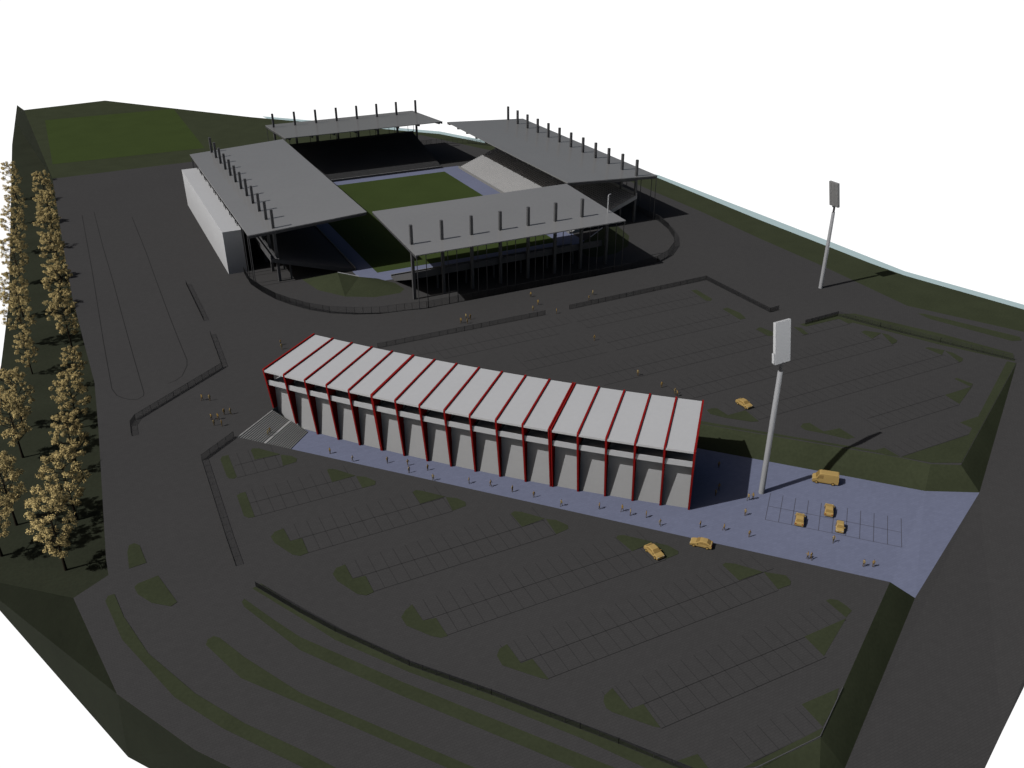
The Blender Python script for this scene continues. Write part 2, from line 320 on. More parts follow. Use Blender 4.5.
# parking marks
def marks(name, strips, z=.008, m='line'):
    mb = MB()
    for a, b, wd in strips:
        a = Vector((a[0], a[1], 0)); b = Vector((b[0], b[1], 0)); d = (b-a).normalized(); s = Vector((-d.y, d.x, 0))*wd/2
        mb.add([(a-s)+Vector((0, 0, z)), (b-s)+Vector((0, 0, z)), (b+s)+Vector((0, 0, z)), (a+s)+Vector((0, 0, z))], [[0, 1, 2, 3]])
    o = mb.build(name, m); o['kind'] = 'structure'; return o
def row(ym, x0, x1, xb0, xb1, up=True, low_=True, skip=()):
    S = []; T = []
    S.append(((x0, ym), (x1, ym), .17))
    if low_: S.append(((xb0, ym-4.95), (xb1, ym-4.95), .17))
    k0 = int(math.ceil((x0-2)/2.44)); k1 = int((x1+.5)/2.44)
    if up:
        for k in range(k0, k1+1): T.append(((k*2.44, ym+.02), (k*2.44, ym+4.9), .12))
    if low_:
        for k in range(int(math.ceil(xb0/2.44)), int(xb1/2.44)+1): T.append(((k*2.44, ym-.02), (k*2.44, ym-4.9), .12))
    marks('parking_marking', S); marks('bay_marking', T, .008, 'tick')
for a in ((172.0, 18.2, 27.8, 17.7, 27.6), (156.7, 18.2, 40.1, 18.1, 40.4), (141.0, 22.5, 53.8, 24.5, 53.7), (125.4, 29.9, 68.7, 32.1, 68.6), (109.8, 37.2, 84.5, 39.5, 83), (94.1, 47.5, 99, 49.6, 95.8), (78.3, 58.1, 101, 60.3, 92)): row(*a)
row(62.8, 68.5, 81.0, 0, 0, low_=False)
for a in ((204.1, 72, 118.5, 78, 112.8), (188.3, 96, 119, 94, 118.6)): row(*a)
for a in ((204.1, 121.1, 163.4, 121.2, 164.1), (188.3, 121.6, 163.3, 121.2, 163.1), (172.6, 105, 167, 108, 163), (157.3, 123, 190.4, 122.5, 190.4), (142.1, 131, 197.6, 130.9, 198.2), (126.3, 154.4, 179.8, 153.2, 179.1), (110.9, 149, 172, 149, 149)): row(*a, low_=a[0] > 115)
row(168.0, 172, 190, 172, 190, up=True, low_=False)
# plaza bays
u = Vector((.689, -.725, 0)); v = Vector((.725, .689, 0)); c0 = at(760+905/6.4, 460+463/6.4, PZ); S = []
for k in range(11):
    p = c0-u*(k*2.6); S.append(((p-v*5.0)[:2], (p+v*4.9)[:2], .15))
S.append((c0[:2], (c0-u*26)[:2], .15)); q = c0-v*5.0; S.append((q[:2], (q-u*26)[:2], .15))
marks('parking_marking', S, PZ+.008, 'pline')
# kerb lines of the left yard
def path(pts): 
    q = pp(pts); return [(a[:2], b[:2], .22) for a, b in zip(q, q[1:])]
marks('kerb_line', path([(94, 212), (103, 247), (113, 281), (122, 315), (133, 355), (144, 393), (143.5, 396), (137.6, 399.3), (130, 399.6), (123, 398), (117, 395.5), (112, 389), (104, 345), (92, 270), (82, 215)])
      + path([(132, 217), (146, 252), (156, 280), (169, 315), (178, 338), (187, 360), (187, 366), (182, 376), (175, 381), (167.5, 383.6)]))

# ------------------------------------------------------------------ fences
def fence(label, pts, h=1.5, gap=.16, bars=True, name='fence', cat='fence', bw=.075):
    """pts: ground points"""
    root = empty(name, pts[0], 0, label, cat); o0 = Vector(pts[0])
    for a, b in zip(pts, pts[1:]):
        a = Vector(a)-o0; b = Vector(b)-o0; L = (b-a).length; d = (b-a).normalized(); mb = MB()
        for z in (.1, h-.03): mb.bar(a+Vector((0, 0, z)), b+Vector((0, 0, z)), .04, .05)
        n = max(1, round(L/2.5))
        for k in range(n+1):
            p = a.lerp(b, k/n); mb.bar(p, p+Vector((0, 0, h+.02)), .07, .07)
        n = int(L/gap)
        for k in range(n):
            p = a+d*(k+.5)*gap; mb.bar(p+Vector((0, 0, .1)), p+Vector((0, 0, h-.03)), bw, .03, up=d)
        mb.build('fence_panel', 'fence', root)
    return root
fence('low dark railing bending past the left yard towards the white annex', pp([(132, 436), (131, 426.5), (135.4, 420), (222.5, 367.5), (210.7, 335)]))
fence('short straight dark railing on the paving left of the stadium', pp([(204, 321), (186.3, 284.5)]))
fence('dark railing from the stair top bending down along the near car park', pp([(234, 437), (202, 460.5), (216, 505), (227, 540), (236, 566)]))
fence('long dark railing on a grass strip along the curved near road', pp([(256, 587), (300, 613), (335.5, 632), (409.4, 666), (491.4, 695), (580, 729), (618.6, 744), (690, 773)]), h=1.3)
fence('dark railing behind the left half of the red framed building', pp([(378, 348.3), (545.2, 315)]))
fence('dark railing round the far corner of the upper car park', pp([(569.3, 309.5), (706, 280), (770, 312.5), (778.5, 310)]))
fence('dark railing on the grass strip by the right hand road', pp([(805, 324.6), (837.8, 316), (880, 327.5), (940, 342.5), (1013, 360.5)]))
ring = [at(246, 273)+Vector((-.6, 0, 0)), at(247, 278), at(251, 284.5), at(262, 292), at(276, 299.5), at(290, 304.5), at(310, 310), at(330, 313.2), at(355, 314.5), at(380, 313.8), at(405, 310.6), Vector((86, 232.3, 0)), Vector((158, 232.3, 0)), at(657, 262.5), at(668, 256), at(674.5, 247), at(674, 238), at(668, 229), at(659, 221.5), Vector((194.0, 276, 0)), Vector((194, 382, 0)), Vector((190, 402, 0)), Vector((180, 415, 0)), Vector((163, 421.5, 0)), Vector((74, 421.5, 0)), Vector((58, 416, 0)), Vector((47, 402, 0)), Vector((44.2, 384, 0)), Vector((44.2, 371.2, 0))]
fence('tall dark security fence ringing the stadium', ring, h=2.3, gap=.24, bw=.10)

# ------------------------------------------------------------------ stands
def stand(label, org, ud, vd, u0, u1, v_in, v_out, masts, ter, cols=True, light_last=False, seat='dseats'):
    """org + ud*u + vd*v ; v grows away from the pitch. ter = (ua, ub, v0, v1, ztop)"""
    ud = Vector(ud); vd = Vector(vd)
    root = empty('grandstand', (org[0], org[1], 0), 0, label, 'grandstand', 'four stands of the stadium')
    def P(u, v, z): return ud*u+vd*v+Vector((0, 0, z))
    def rz(v): return 19.1+(17.0-19.1)*(v-v_in)/(v_out-v_in)
    mb = MB(); t = .3
    mb.hexa([P(u0, v_in, 19.1-t), P(u1, v_in, 19.1-t), P(u1, v_out, 17-t), P(u0, v_out, 17-t)], [P(u0, v_in, 19.1), P(u1, v_in, 19.1), P(u1, v_out, 17), P(u0, v_out, 17)])
    roof = mb.build('roof', 'roof', root)
    for e in (u0+.25, u1-.25):
        mb = MB(); mb.hexa([P(e-.2, v_in+.1, 18.1), P(e+.2, v_in+.1, 18.1), P(e+.2, v_out-.1, 15.9), P(e-.2, v_out-.1, 15.9)], [P(e-.2, v_in+.1, 18.79), P(e+.2, v_in+.1, 18.79), P(e+.2, v_out-.1, 16.69), P(e-.2, v_out-.1, 16.69)])
        mb.build('edge_beam', 'dsteel', roof)
    vm = v_out-8.25
    for i, um in enumerate(masts):
        last = light_last and i == len(masts)-1
        mb = MB()
        if last:
            mb.bar(P(um, vm, 0), P(um, vm, 16.5), .85, .85); mb.build('mast', 'steel', root)
            mb = MB(); mb.tube([P(um, vm, 16.5), P(um, vm, 23), P(um+.1, vm, 23.4), P(um+.9, vm, 23.5)], [.22, .2, .17, .13]); mb.box(*([um-.4, um+.4, vm-.4, vm+.4] if abs(ud.x) > .5 else [vm-.4, vm+.4, um-.4, um+.4]), 17.4, 18.0) if False else None
            mb.build('lamp_post', 'galv', root)
        else:
            mb.bar(P(um, vm, 0), P(um, vm, 23.4), .85, .85); mb.build('mast', 'steel', root)
        mb = MB()   # cantilever beam, deep at the mast, shallow at the tip
        mb.hexa([P(um-.3, v_in+.3, 18.0), P(um+.3, v_in+.3, 18.0), P(um+.3, vm-.45, rz(vm)-1.8), P(um-.3, vm-.45, rz(vm)-1.8)], [P(um-.3, v_in+.3, 18.78), P(um+.3, v_in+.3, 18.78), P(um+.3, vm-.45, rz(vm)-.32), P(um-.3, vm-.45, rz(vm)-.32)])
        mb.build('roof_beam', 'dsteel', root)
        for du in (-1.5, 1.35):
            if not cols: continue
            mb = MB(); mb.tube([P(um+du, v_out-.35, 0), P(um+du, v_out-.35, 16.68)], [.13, .13], 8); mb.build('column', 'dsteel', root)
    ua, ub, v0, v1, zt = ter
    n = int((v1-v0)/.85); mb = MB(); prof = [(v0-.02, .0), (v0-.02, .9)]
    for k in range(n):
        va = v0+(v1-v0)*k/n; vb = v0+(v1-v0)*(k+1)/n; z = .55+(zt-.55)*k/(n-1)
        prof += [(va, z), (vb, z)]
    prof += [(v1, zt+1.0), (v1+.25, zt+1.0), (v1+.25, zt-1.1), (v0+3.2, .0)]
    prof[1] = (v0-.02, .55)
    q0 = [P(ua, a, b) for a, b in prof]; q1 = [P(ub, a, b) for a, b in prof]; m_ = len(prof)
    mb.add(q0+q1, [list(range(m_)), list(range(m_, 2*m_))[::-1]]+[[i, (i+1) % m_, m_+(i+1) % m_, m_+i] for i in range(m_)])
    te = mb.build('terrace', seat, root)
    # front barrier and a few gangway stairs
    mb = MB(); mb.hexa([P(ua, v0-.35, 0), P(ub, v0-.35, 0), P(ub, v0-.06, 0), P(ua, v0-.06, 0)], [P(ua, v0-.35, 1.0), P(ub, v0-.35, 1.0), P(ub, v0-.06, 1.0), P(ua, v0-.06, 1.0)])
    mb.build('front_barrier', 'concrete', root)
    for i, um in enumerate(masts):
        if ua+1 < um < ub-1 and v1 > v0+14:
            f = (v0+(v1-v0)*.78); zz_ = .55+(zt-.55)*.78-1.3
            mb = MB(); mb.bar(P(um, f, 0), P(um, f, zz_), .5, .5); mb.build('terrace_prop', 'steel', root)
    return root
mN = [85.4+i*9.64 for i in range(8)]
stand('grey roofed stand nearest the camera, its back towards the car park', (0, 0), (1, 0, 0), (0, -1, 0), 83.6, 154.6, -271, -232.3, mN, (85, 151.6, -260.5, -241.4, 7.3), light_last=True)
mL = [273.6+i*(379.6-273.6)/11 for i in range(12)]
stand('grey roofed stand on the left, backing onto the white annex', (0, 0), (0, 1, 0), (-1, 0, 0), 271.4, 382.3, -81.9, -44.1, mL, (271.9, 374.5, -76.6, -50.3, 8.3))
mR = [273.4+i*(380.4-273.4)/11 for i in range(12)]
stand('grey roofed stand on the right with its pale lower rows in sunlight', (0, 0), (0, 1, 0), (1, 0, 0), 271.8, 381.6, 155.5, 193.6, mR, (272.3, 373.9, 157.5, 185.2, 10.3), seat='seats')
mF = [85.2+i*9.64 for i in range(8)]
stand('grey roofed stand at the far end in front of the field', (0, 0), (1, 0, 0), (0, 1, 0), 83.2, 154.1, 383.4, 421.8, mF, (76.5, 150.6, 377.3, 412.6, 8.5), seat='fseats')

# white annex
root = empty('annex_building', (38.85, 286.75, 0), 0, 'long white flat roofed annex behind the left stand', 'building')
mb = MB(); mb.box(0, 6.0, 0, 84, 0, 13.9); mb.build('wall', 'white', root)
mb = MB(); mb.box(-.05, 6.05, -.05, 84.05, 13.9, 14.2); mb.build('roof', 'white', root)
mb = MB()
for k in range(12): mb.box(6.002, 6.05, 4+k*6.8, 6+k*6.8, 0.02, 2.3)
mb.build('rear_door', 'dark', root)

# ------------------------------------------------------------------ red framed building
ZF, ZB, OF, OB = 10.87, 11.89, 2.272, -17.1
o0, n0, u0_ = frame(8.5)
root = empty('entrance_building', (o0.x, o0.y, PZ), 0, 'long white building with red ribs over its roof and sloping front fins', 'building')
def rel(p): return Vector(p)-Vector((o0.x, o0.y, PZ))
for i in range(18):
    b, n, u = frame(i); base = {0: 0.0, 1: -3.15}.get(i, PZ)
    t = (base-PZ)/(ZF-PZ); ob = OF*t
    offs = {5: [-.13, .13], 12: [-.24, .24]}.get(i, [0.0])
    for dd in offs:
        prof = [(ob, base-.05), (OF, ZF), (OF-.15, ZF+.28), (OB, ZB+.28), (OB, ZB-.9), (-3.4, ZF-1.35), (-3.4, ZF-2.2), (-.75, ZF-2.8), (-.75, base-.05)]
        hw = .2 if len(offs) == 1 else .15
        mb = MB(); q0 = []; q1 = []
        for oo, z in prof:
            p = b+n*oo; p.z = z; q0.append(rel(p-u*hw+u*dd)); q1.append(rel(p+u*hw+u*dd))
        m_ = len(prof); mb.add(q0+q1, [list(range(m_)), list(range(m_, 2*m_))[::-1]]+[[k, (k+1) % m_, m_+(k+1) % m_, m_+k] for k in range(m_)])
        mb.build('frame_rib', 'red', root)
def bay(i, prof_lo, name, m, e0=.2, e1=.2, parent=None):
    """closed section (out, z) swept from frame i to i+1"""
    q0 = []; q1 = []
    (b, n, u), (b2, n2, u2) = frame(i), frame(i+1)
    if i == 12: e0 = .48
    if i == 11: e1 = .48
    for oo, z in prof_lo:
        p = b+n*oo+u*e0; p.z = z; q0.append(rel(p)); p = b2+n2*oo-u2*e1; p.z = z; q1.append(rel(p))
    m_ = len(prof_lo); mb = MB()
    mb.add(q0+q1, [list(range(m_)), list(range(m_, 2*m_))[::-1]]+[[k, (k+1) % m_, m_+(k+1) % m_, m_+k] for k in range(m_)])
    return mb.build(name, m, parent or root)
for i in range(17):
    zb = 0.0 if i == 0 else PZ
    zb = {0: -4.6, 1: -4.6}.get(i, PZ-.05)
    bay(i, [(OF-.1, ZF-.04), (OF-.1, ZF-.5), (OB+.05, ZB-.5), (OB+.05, ZB-.02)], 'roof_panel', 'white')
    bay(i, [(-.6, zb), (-.6, 6.69), (-.95, 6.69), (-.95, zb)], 'wall', 'wall')
    bay(i, [(1.4, 6.7), (1.4, 7.95), (1.2, 7.95), (1.2, 7.05), (-3.6, 7.05), (-3.6, 6.7)], 'gallery', 'white')
    g = bay(i, [(-3.6, 7.06), (-3.6, 10.5), (-3.9, 10.5), (-3.9, 7.06)], 'gallery_wall', 'dark')
    bay(i, [(-3.55, 7.9), (-3.55, 9.3), (-3.592, 9.3), (-3.592, 7.9)], 'window', 'dark', 1.0, 1.0, g)
    bay(i, [(OB+.5, 0.02), (OB+.5, ZB-.52), (OB+.2, ZB-.52), (OB+.2, 0.02)], 'rear_wall', 'wall')
for i in (0, 17):
    b, n, u = frame(i); s = (.24 if i == 0 else -.24)
    z0 = -.1 if i == 0 else PZ
    prof = [(-.98, z0), (-.98, 6.68), (-3.95, 6.72), (-3.95, 9.6), (OB+.6, ZB-1.0), (OB+.6, max(z0, 0) if i else z0)]
    if i == 17: prof = [(-.98, PZ), (-.98, 6.68), (-3.95, 6.72), (-3.95, 9.6), (OB+.6, ZB-1.0), (OB+.6, PZ)]
    mb = MB(); q0 = []; q1 = []
    for oo, z in prof:
        p = b+n*oo+u*s; p.z = z; q0.append(rel(p-u*.12)); q1.append(rel(p+u*.12))
    m_ = len(prof); mb.add(q0+q1, [list(range(m_)), list(range(m_, 2*m_))[::-1]]+[[k, (k+1) % m_, m_+(k+1) % m_, m_+k] for k in range(m_)])
    mb.build('end_wall', 'wall', root)

# ------------------------------------------------------------------ floodlights
def floodlight(label, base, top, yaw, hw, hh, tilt, plain):
    root = empty('floodlight', base, 0, label, 'floodlight', 'stadium floodlight masts'); H = top
    mb = MB(); mb.tube([(0, 0, 0), (0, 0, H-hh-2.2), (0, 0, H-hh-1.9)], [.62, .50, .49], 16); mb.build('pole', 'galv', root, smooth=False)
    mb = MB(); mb.tube([(0, 0, H-hh-1.9), (0, 0, H-hh+.2)], [.33, .33], 12); mb.box(-.7, .7, -.25, .25, H-hh-.25, H-hh+.05); mb.build('bracket', 'dsteel', root)
    mb = MB(); mb.box(-hw/2, hw/2, -.32, .32, 0, hh); hd = mb.build('lamp_head', 'white' if plain else 'lampface', root, bevel=.04); hd.location = (0, 0, H-hh); hd.rotation_euler = Matrix.Rotation(yaw, 3, 'Z').to_euler(); hd.rotation_euler = (Matrix.Rotation(yaw, 3, 'Z') @ Matrix.Rotation(tilt, 3, 'X')).to_euler()
    for r in range(6):
        for c in range(3):
            mb = MB(); x = (c-1)*hw/3.1; z = (r+.5)*hh/6
            mb.tube([(x, -.33, z), (x, -.37, z)], [hw*.135, hw*.14], 12)
            mb.build('lamp', 'lampface', hd)
    mb = MB(); mb.box(*((hw/2, hw/2+.35, -.25, .3) if plain else (-.3, .3, .32, .6)), .4, 2.4); mb.build('ballast_box', 'white', hd)
    return root
b1_ = at(761.4, 492.7, PZ); b2_ = at(820.5, 288)
# heads face the pitch / the car park
floodlight('tall white floodlight with its pole standing on the blue plaza', b1_, 39.7, R(183), 4.0, 8.6, R(10), True)
floodlight('tall floodlight standing on the grey paving beyond the upper car park', b2_, 33.8, R(-90), 3.6, 7.6, R(13), False)

# ------------------------------------------------------------------ cars
def car(kind, loc, ang, label):
    root = empty('parked_car' if kind != 'van' else 'parked_van', loc, ang, label, 'van' if kind == 'van' else 'car', 'ochre cars parked around the building')
    if kind == 'van':
        L, W, Hh = 5.4, 2.05, 2.5; body = [(-2.7, .35), (-2.72, 1.0), (-2.66, 2.42), (-2.5, 2.5), (1.0, 2.5), (1.35, 2.38), (1.95, 1.42), (2.6, 1.15), (2.7, .85), (2.68, .35)]; wx = (-1.65, 1.75); wr = .36
        side = [[(.45, 1.35), (1.75, 1.38), (1.3, 2.15), (.45, 2.2)]]; ws = ((1.99, 1.48), (1.40, 2.36)); rw = ((-2.73, 1.5), (-2.70, 2.15))
    elif kind == 'small':
        L, W, Hh = 3.3, 1.6, 1.5; body = [(-1.62, .3), (-1.68, .75), (-1.5, 1.1), (-1.2, 1.46), (.1, 1.5), (.35, 1.42), (.85, 1.0), (1.5, .85), (1.66, .65), (1.64, .3)]; wx = (-1.05, 1.05); wr = .29
        side = [[(-1.15, .98), (-.3, .98), (-.3, 1.36), (-1.0, 1.34)], [(-.2, .98), (.72, .96), (.28, 1.34), (-.2, 1.37)]]; ws = ((.88, 1.02), (.39, 1.41)); rw = ((-1.56, 1.08), (-1.27, 1.42))
    else:
        L, W, Hh = 4.4, 1.8, 1.5; body = [(-2.15, .32), (-2.2, .7), (-2.1, 1.0), (-1.75, 1.08), (-1.15, 1.44), (-.3, 1.5), (.25, 1.44), (.95, 1.02), (1.85, .88), (2.15, .68), (2.18, .32)]; wx = (-1.35, 1.35); wr = .33
        side = [[(-1.55, 1.05), (-.5, 1.02), (-.5, 1.38), (-1.1, 1.36)], [(-.4, 1.02), (.78, 1.0), (.2, 1.36), (-.4, 1.39)]]; ws = ((.99, 1.04), (.30, 1.43)); rw = ((-1.78, 1.10), (-1.22, 1.43))
    def wid(z): return W/2*(1.0 if z < 1.0 else 1-.16*(min(z, 2.6)-1.0)/(.5 if kind != 'van' else 2.0))*(.96 if z < .45 else 1)
    mb = MB(); m_ = len(body)
    rows = [[(x, f*wid(z), z) for x, z in body] for f in (-1, -.86, 0, .86, 1)]
    for r in (1, 2, 3): rows[r] = [(x*1.0, y, z+(.05 if 0 < k < m_-1 and z > .6 else 0)) for k, (x, y, z) in enumerate(rows[r])]
    vs = [p for r in rows for p in r]; fs = [list(range(m_)), list(range(4*m_, 5*m_))[::-1]]
    for r in range(4):
        for k in range(m_): fs.append([r*m_+k, r*m_+(k+1) % m_, (r+1)*m_+(k+1) % m_, (r+1)*m_+k])
    mb.add(vs, fs); mb.build('body', 'tan', root)
    for s in (-1, 1):
        for sd_ in side:
            mb = MB(); q = [(x, s*(wid(z)+.004), z) for x, z in sd_]; q2 = [(x, s*(wid(z)-.02), z) for x, z in sd_]; mb.hexa(q, q2); mb.build('side_window', 'tanw', root)
        for x in wx:
            mb = MB(); mb.tube([(x, s*(W/2-.2), wr), (x, s*(W/2+.03), wr)], [wr, wr], 16); wh = mb.build('wheel', 'tyre', root)
            mb = MB(); mb.tube([(x, s*(W/2+.031), wr), (x, s*(W/2+.045), wr)], [wr*.6, wr*.55], 12); mb.build('rim', 'tan', wh)
        xf, zf = body[-2][0], .70 if kind != 'van' else .95
        mb = MB(); mb.box(xf-.12, xf+.03, s*W*.36-.17, s*W*.36+.17, zf-.08, zf+.06); mb.build('headlight', 'lampg', root)
        xr = body[1][0]; mb = MB(); mb.box(xr-.03, xr+.1, s*W*.38-.13, s*W*.38+.13, .72, .92 if kind != 'van' else 1.2); mb.build('tail_light', 'redl', root)
        mb = MB(); mx = ws[0][0]-.25; mb.box(mx-.07, mx+.07, s*(W/2+.0)-.02 if s > 0 else -W/2-.2, W/2+.2 if s > 0 else -W/2+.02, ws[0][1]-.05, ws[0][1]+.1); mb.build('mirror', 'tan', root)
    def screen(a, b, name, sgn):
        (xa, za), (xb, zb) = a, b; wa, wb = wid(za)*.86, wid(zb)*.82; e = .062
        mb = MB(); mb.hexa([(xa, -wa, za+e-.04), (xa, wa, za+e-.04), (xb, wb, zb+e-.04), (xb, -wb, zb+e-.04)], [(xa+sgn*.03, -wa, za+e), (xa+sgn*.03, wa, za+e), (xb+sgn*.03, wb, zb+e), (xb+sgn*.03, -wb, zb+e)]); mb.build(name, 'tanw', root)
    root.scale = {'van': (1, 1, 1), 'small': (.88, .95, .95)}.get(kind, (.93, .95, .95))
    screen(ws[0], ws[1], 'windscreen', 1)
    if kind != 'van': screen(rw[0], rw[1], 'rear_window', -1)
    return root
car('sedan', Vector((132.6, 144.0, 0)), R(-84), 'ochre car alone among the bays of the upper car park')
car('sedan', Vector((81.9, 107.2, 0)), R(-86), 'ochre car standing beside a grass island in the near car park')
car('hatch', at(701, 545.5)+Vector((0, 0, 0)), R(133), 'ochre car driving along the edge of the near car park by the plaza')
p = at(824.5, 482, PZ); car('van', Vector((p.x, p.y, PZ)), R(137), 'ochre van on the blue plaza, in the floodlight shadow')
p = at(799.3, 521.5, PZ); car('hatch', Vector((p.x, p.y, PZ)), R(44), 'ochre car in a marked plaza bay, farthest left of the three there')
p = at(828.6, 512, PZ); car('sedan', Vector((p.x, p.y, PZ)), R(44), 'ochre car in the back row of plaza bays, nearest the van')
p = at(839.4, 529.5, PZ); car('small', Vector((p.x, p.y, PZ)), R(224), 'small ochre car in a plaza bay, shortest of the three parked there')

# ------------------------------------------------------------------ people
def skin_mesh(name, chains, sub=1):
    """chains: list of (points with radius, edges); each becomes a skinned surface; all joined in one mesh"""
    allv, allf = [], []
    for pts, edges in chains:
        me = bpy.data.meshes.new('tmp'); me.from_pydata([p[:3] for p in pts], edges, []); o = bpy.data.objects.new('tmp', me); col.objects.link(o)
        md = o.modifiers.new('s', 'SKIN'); md.use_smooth_shade = True
        for i, p in enumerate(pts): me.skin_vertices[0].data[i].radius = (p[3], p[4] if len(p) > 4 else p[3]); me.skin_vertices[0].data[i].use_root = (i == 0)
        sb = o.modifiers.new('u', 'SUBSURF'); sb.levels = sub; sb.render_levels = sub
        dg = bpy.context.evaluated_depsgraph_get(); ev = o.evaluated_get(dg); em = ev.to_mesh()
        k = len(allv); allv += [tuple(v.co) for v in em.vertices]; allf += [[i+k for i in f.vertices] for f in em.polygons]
        ev.to_mesh_clear(); bpy.data.objects.remove(o); bpy.data.meshes.remove(me)
    return allv, allf
def person_mesh(pose, top, leg):
    sw = {'stand': 0.0, 'walk': .26, 'wide': .12}[pose]; ar = {'stand': .0, 'walk': .2, 'wide': -.05}[pose]; bend = {'stand': 0, 'walk': .05, 'wide': .22}[pose]
    pts = [(0, 0, .95, .15, .12), (0, .01, 1.15, .14, .10), (0, .0, 1.35, .17, .11), (0, 0, 1.47, .09, .08), (0, .015, 1.55, .055, .055), (0, .03, 1.66, .09, .10), (0, .025, 1.74, .07, .08)]
    ed = [(0, 1), (1, 2), (2, 3), (3, 4), (4, 5), (5, 6)]
    for s in (-1, 1):
        k = len(pts); f = sw*s
        pts += [(s*.1, 0, .90, .095), (s*.105, f*.55+.02, .50, .065), (s*.11, f-.02, .12, .045), (s*.115, f, .05, .045), (s*.125, f+.16, .035, .035)]
        ed += [(0, k), (k, k+1), (k+1, k+2), (k+2, k+3), (k+3, k+4)]
        k = len(pts); g = -ar*s
        pts += [(s*.205, 0, 1.42, .06), (s*.26, g*.6, 1.15, .045), (s*.265, g+bend, .92+bend*.5, .033), (s*.265, g*1.1+bend+.03, .84+bend*.55, .034, .02)]
        ed += [(2, k), (k, k+1), (k+1, k+2), (k+2, k+3)]
    chains = [(pts, ed)]
    for s in (-1, 1):
        g = -ar*s; hx, hy, hz = s*.265, g*1.1+bend+.03, .84+bend*.55
        for q, (dy, ln) in enumerate(((-.026, .065), (-.009, .08), (.009, .075), (.026, .06))):
            chains.append(([(hx, hy+dy, hz, .009), (hx-s*.004, hy+dy*1.2, hz-ln*.55, .008), (hx-s*.018, hy+dy*1.2+.004, hz-ln, .007)], [(0, 1), (1, 2)]))
        chains.append(([(hx-s*.005, hy+.02, hz+.03, .01), (hx-s*.015, hy+.052, hz-.005, .009), (hx-s*.022, hy+.058, hz-.035, .008)], [(0, 1), (1, 2)]))
    # nose, ears
    chains.append(([(0, .11, 1.665, .014), (0, .135, 1.645, .012)], [(0, 1)]))
    for s in (-1, 1): chains.append(([(s*.088, .02, 1.67, .012), (s*.095, .015, 1.645, .01)], [(0, 1)]))
    v, f = skin_mesh('person', chains)
    me = bpy.data.meshes.new('person'); me.from_pydata(v, [], f)
    for k in ('skin', top, leg, 'cl_dark'): me.materials.append(M[k])
    for p in me.polygons:
        c = p.center; p.use_smooth = True
        if c.z < .09: p.material_index = 3
        elif c.z < .97 and abs(c.x) < .225: p.material_index = 2
        elif c.z < 1.505 and c.z > .9+bend*.5: p.material_index = 1
        else: p.material_index = 0
    hv, hf = skin_mesh('hair', [([(0, -.01, 1.70, .088, .095), (0, .0, 1.765, .075, .085)], [(0, 1)])])
    hm = bpy.data.meshes.new('hair'); hm.from_pydata(hv, [], hf); hm.materials.append(M['hair'])
    for p in hm.polygons: p.use_smooth = True
    return me, hm
KIN = [('stand', 'cl_ochre', 'cl_brown', 'ochre and brown'), ('walk', 'cl_sand', 'cl_olive', 'sand and olive'), ('wide', 'cl_ochre', 'cl_dark', 'ochre and dark'), ('walk', 'cl_ochre', 'cl_brown', 'ochre and brown'), ('stand', 'cl_sand', 'cl_brown', 'sand and brown')]
PM = [person_mesh(a, b, c) for a, b, c, d in KIN]
pc = [0]
def person(px, py, z, where, face=None, group='people on foot'):
    i = pc[0] % len(KIN); pc[0] += 1; me, hm = PM[i]; p = at(px, py, z)
    o = bpy.data.objects.new('person', me); col.objects.link(o); o.location = p; o.rotation_euler.z = face if face is not None else random.uniform(0, 6.28)
    s = random.uniform(.97, 1.06); o.scale = (s, s, s)
    tag(o, 'person in ' + KIN[i][3] + ', ' + where, 'person', group)
    h = bpy.data.objects.new('hair', hm); col.objects.link(h); h.parent = o
nth = ['first', 'second', 'third', 'fourth', 'fifth', 'sixth', 'seventh', 'eighth', 'ninth', 'tenth', 'eleventh', 'twelfth', 'thirteenth', 'fourteenth', 'fifteenth', 'sixteenth', 'seventeenth']
front = [(330.2, 453.7), (352.7, 461.6), (387.4, 463), (407.9, 465.7), (409.2, 473), (427.8, 470.4), (433.2, 480.6), (469.2, 483.6), (490.7, 486.6), (512.3, 491.9), (533.8, 497.5), (561.2, 506.2), (599.4, 509), (622.1, 511.5), (630.3, 515.4), (646, 517.5), (659.8, 525.7)]
for k, (x, y) in enumerate(front): person(x, y, PZ, '%s from the left along the finned front' % nth[k])
for (x, y), wr_ in zip([(700.1, 527.6), (723.7, 530.6), (745, 515.5), (749.1, 537), (748.1, 500.3), (752.8, 499.4)], ['on the plaza just past the last red fin', 'on the plaza between the last fin and the bays', 'on the plaza below the floodlight foot', 'lowest of the loose group below the floodlight', 'left of a pair at the floodlight foot', 'right of a pair at the floodlight foot']): person(x, y, PZ, wr_)
for (x, y), wr_ in zip([(718.7, 490), (715.4, 495.8), (718.6, 467.6)], ['in the building shadow, upper of two close together', 'in the building shadow, lower of two close together', 'alone in the building shadow near the green slope']): person(x, y, PZ, wr_)
for (x, y), wr_ in zip([(833, 542.5), (807.3, 558.8), (810.6, 559.6), (863.1, 566.7), (872.8, 567)], ['below the smallest parked car on the plaza', 'left of a close pair at the plaza edge', 'right of a close pair at the plaza edge', 'left of two near the ramp', 'right of two near the ramp']): person(x, y, PZ, wr_)
for (x, y), wr_ in zip([(268.3, 436), (270.3, 433.6)], ['on the stairs, nearer of two', 'on the stairs, farther of two']): person(x, y, -2.15, wr_)
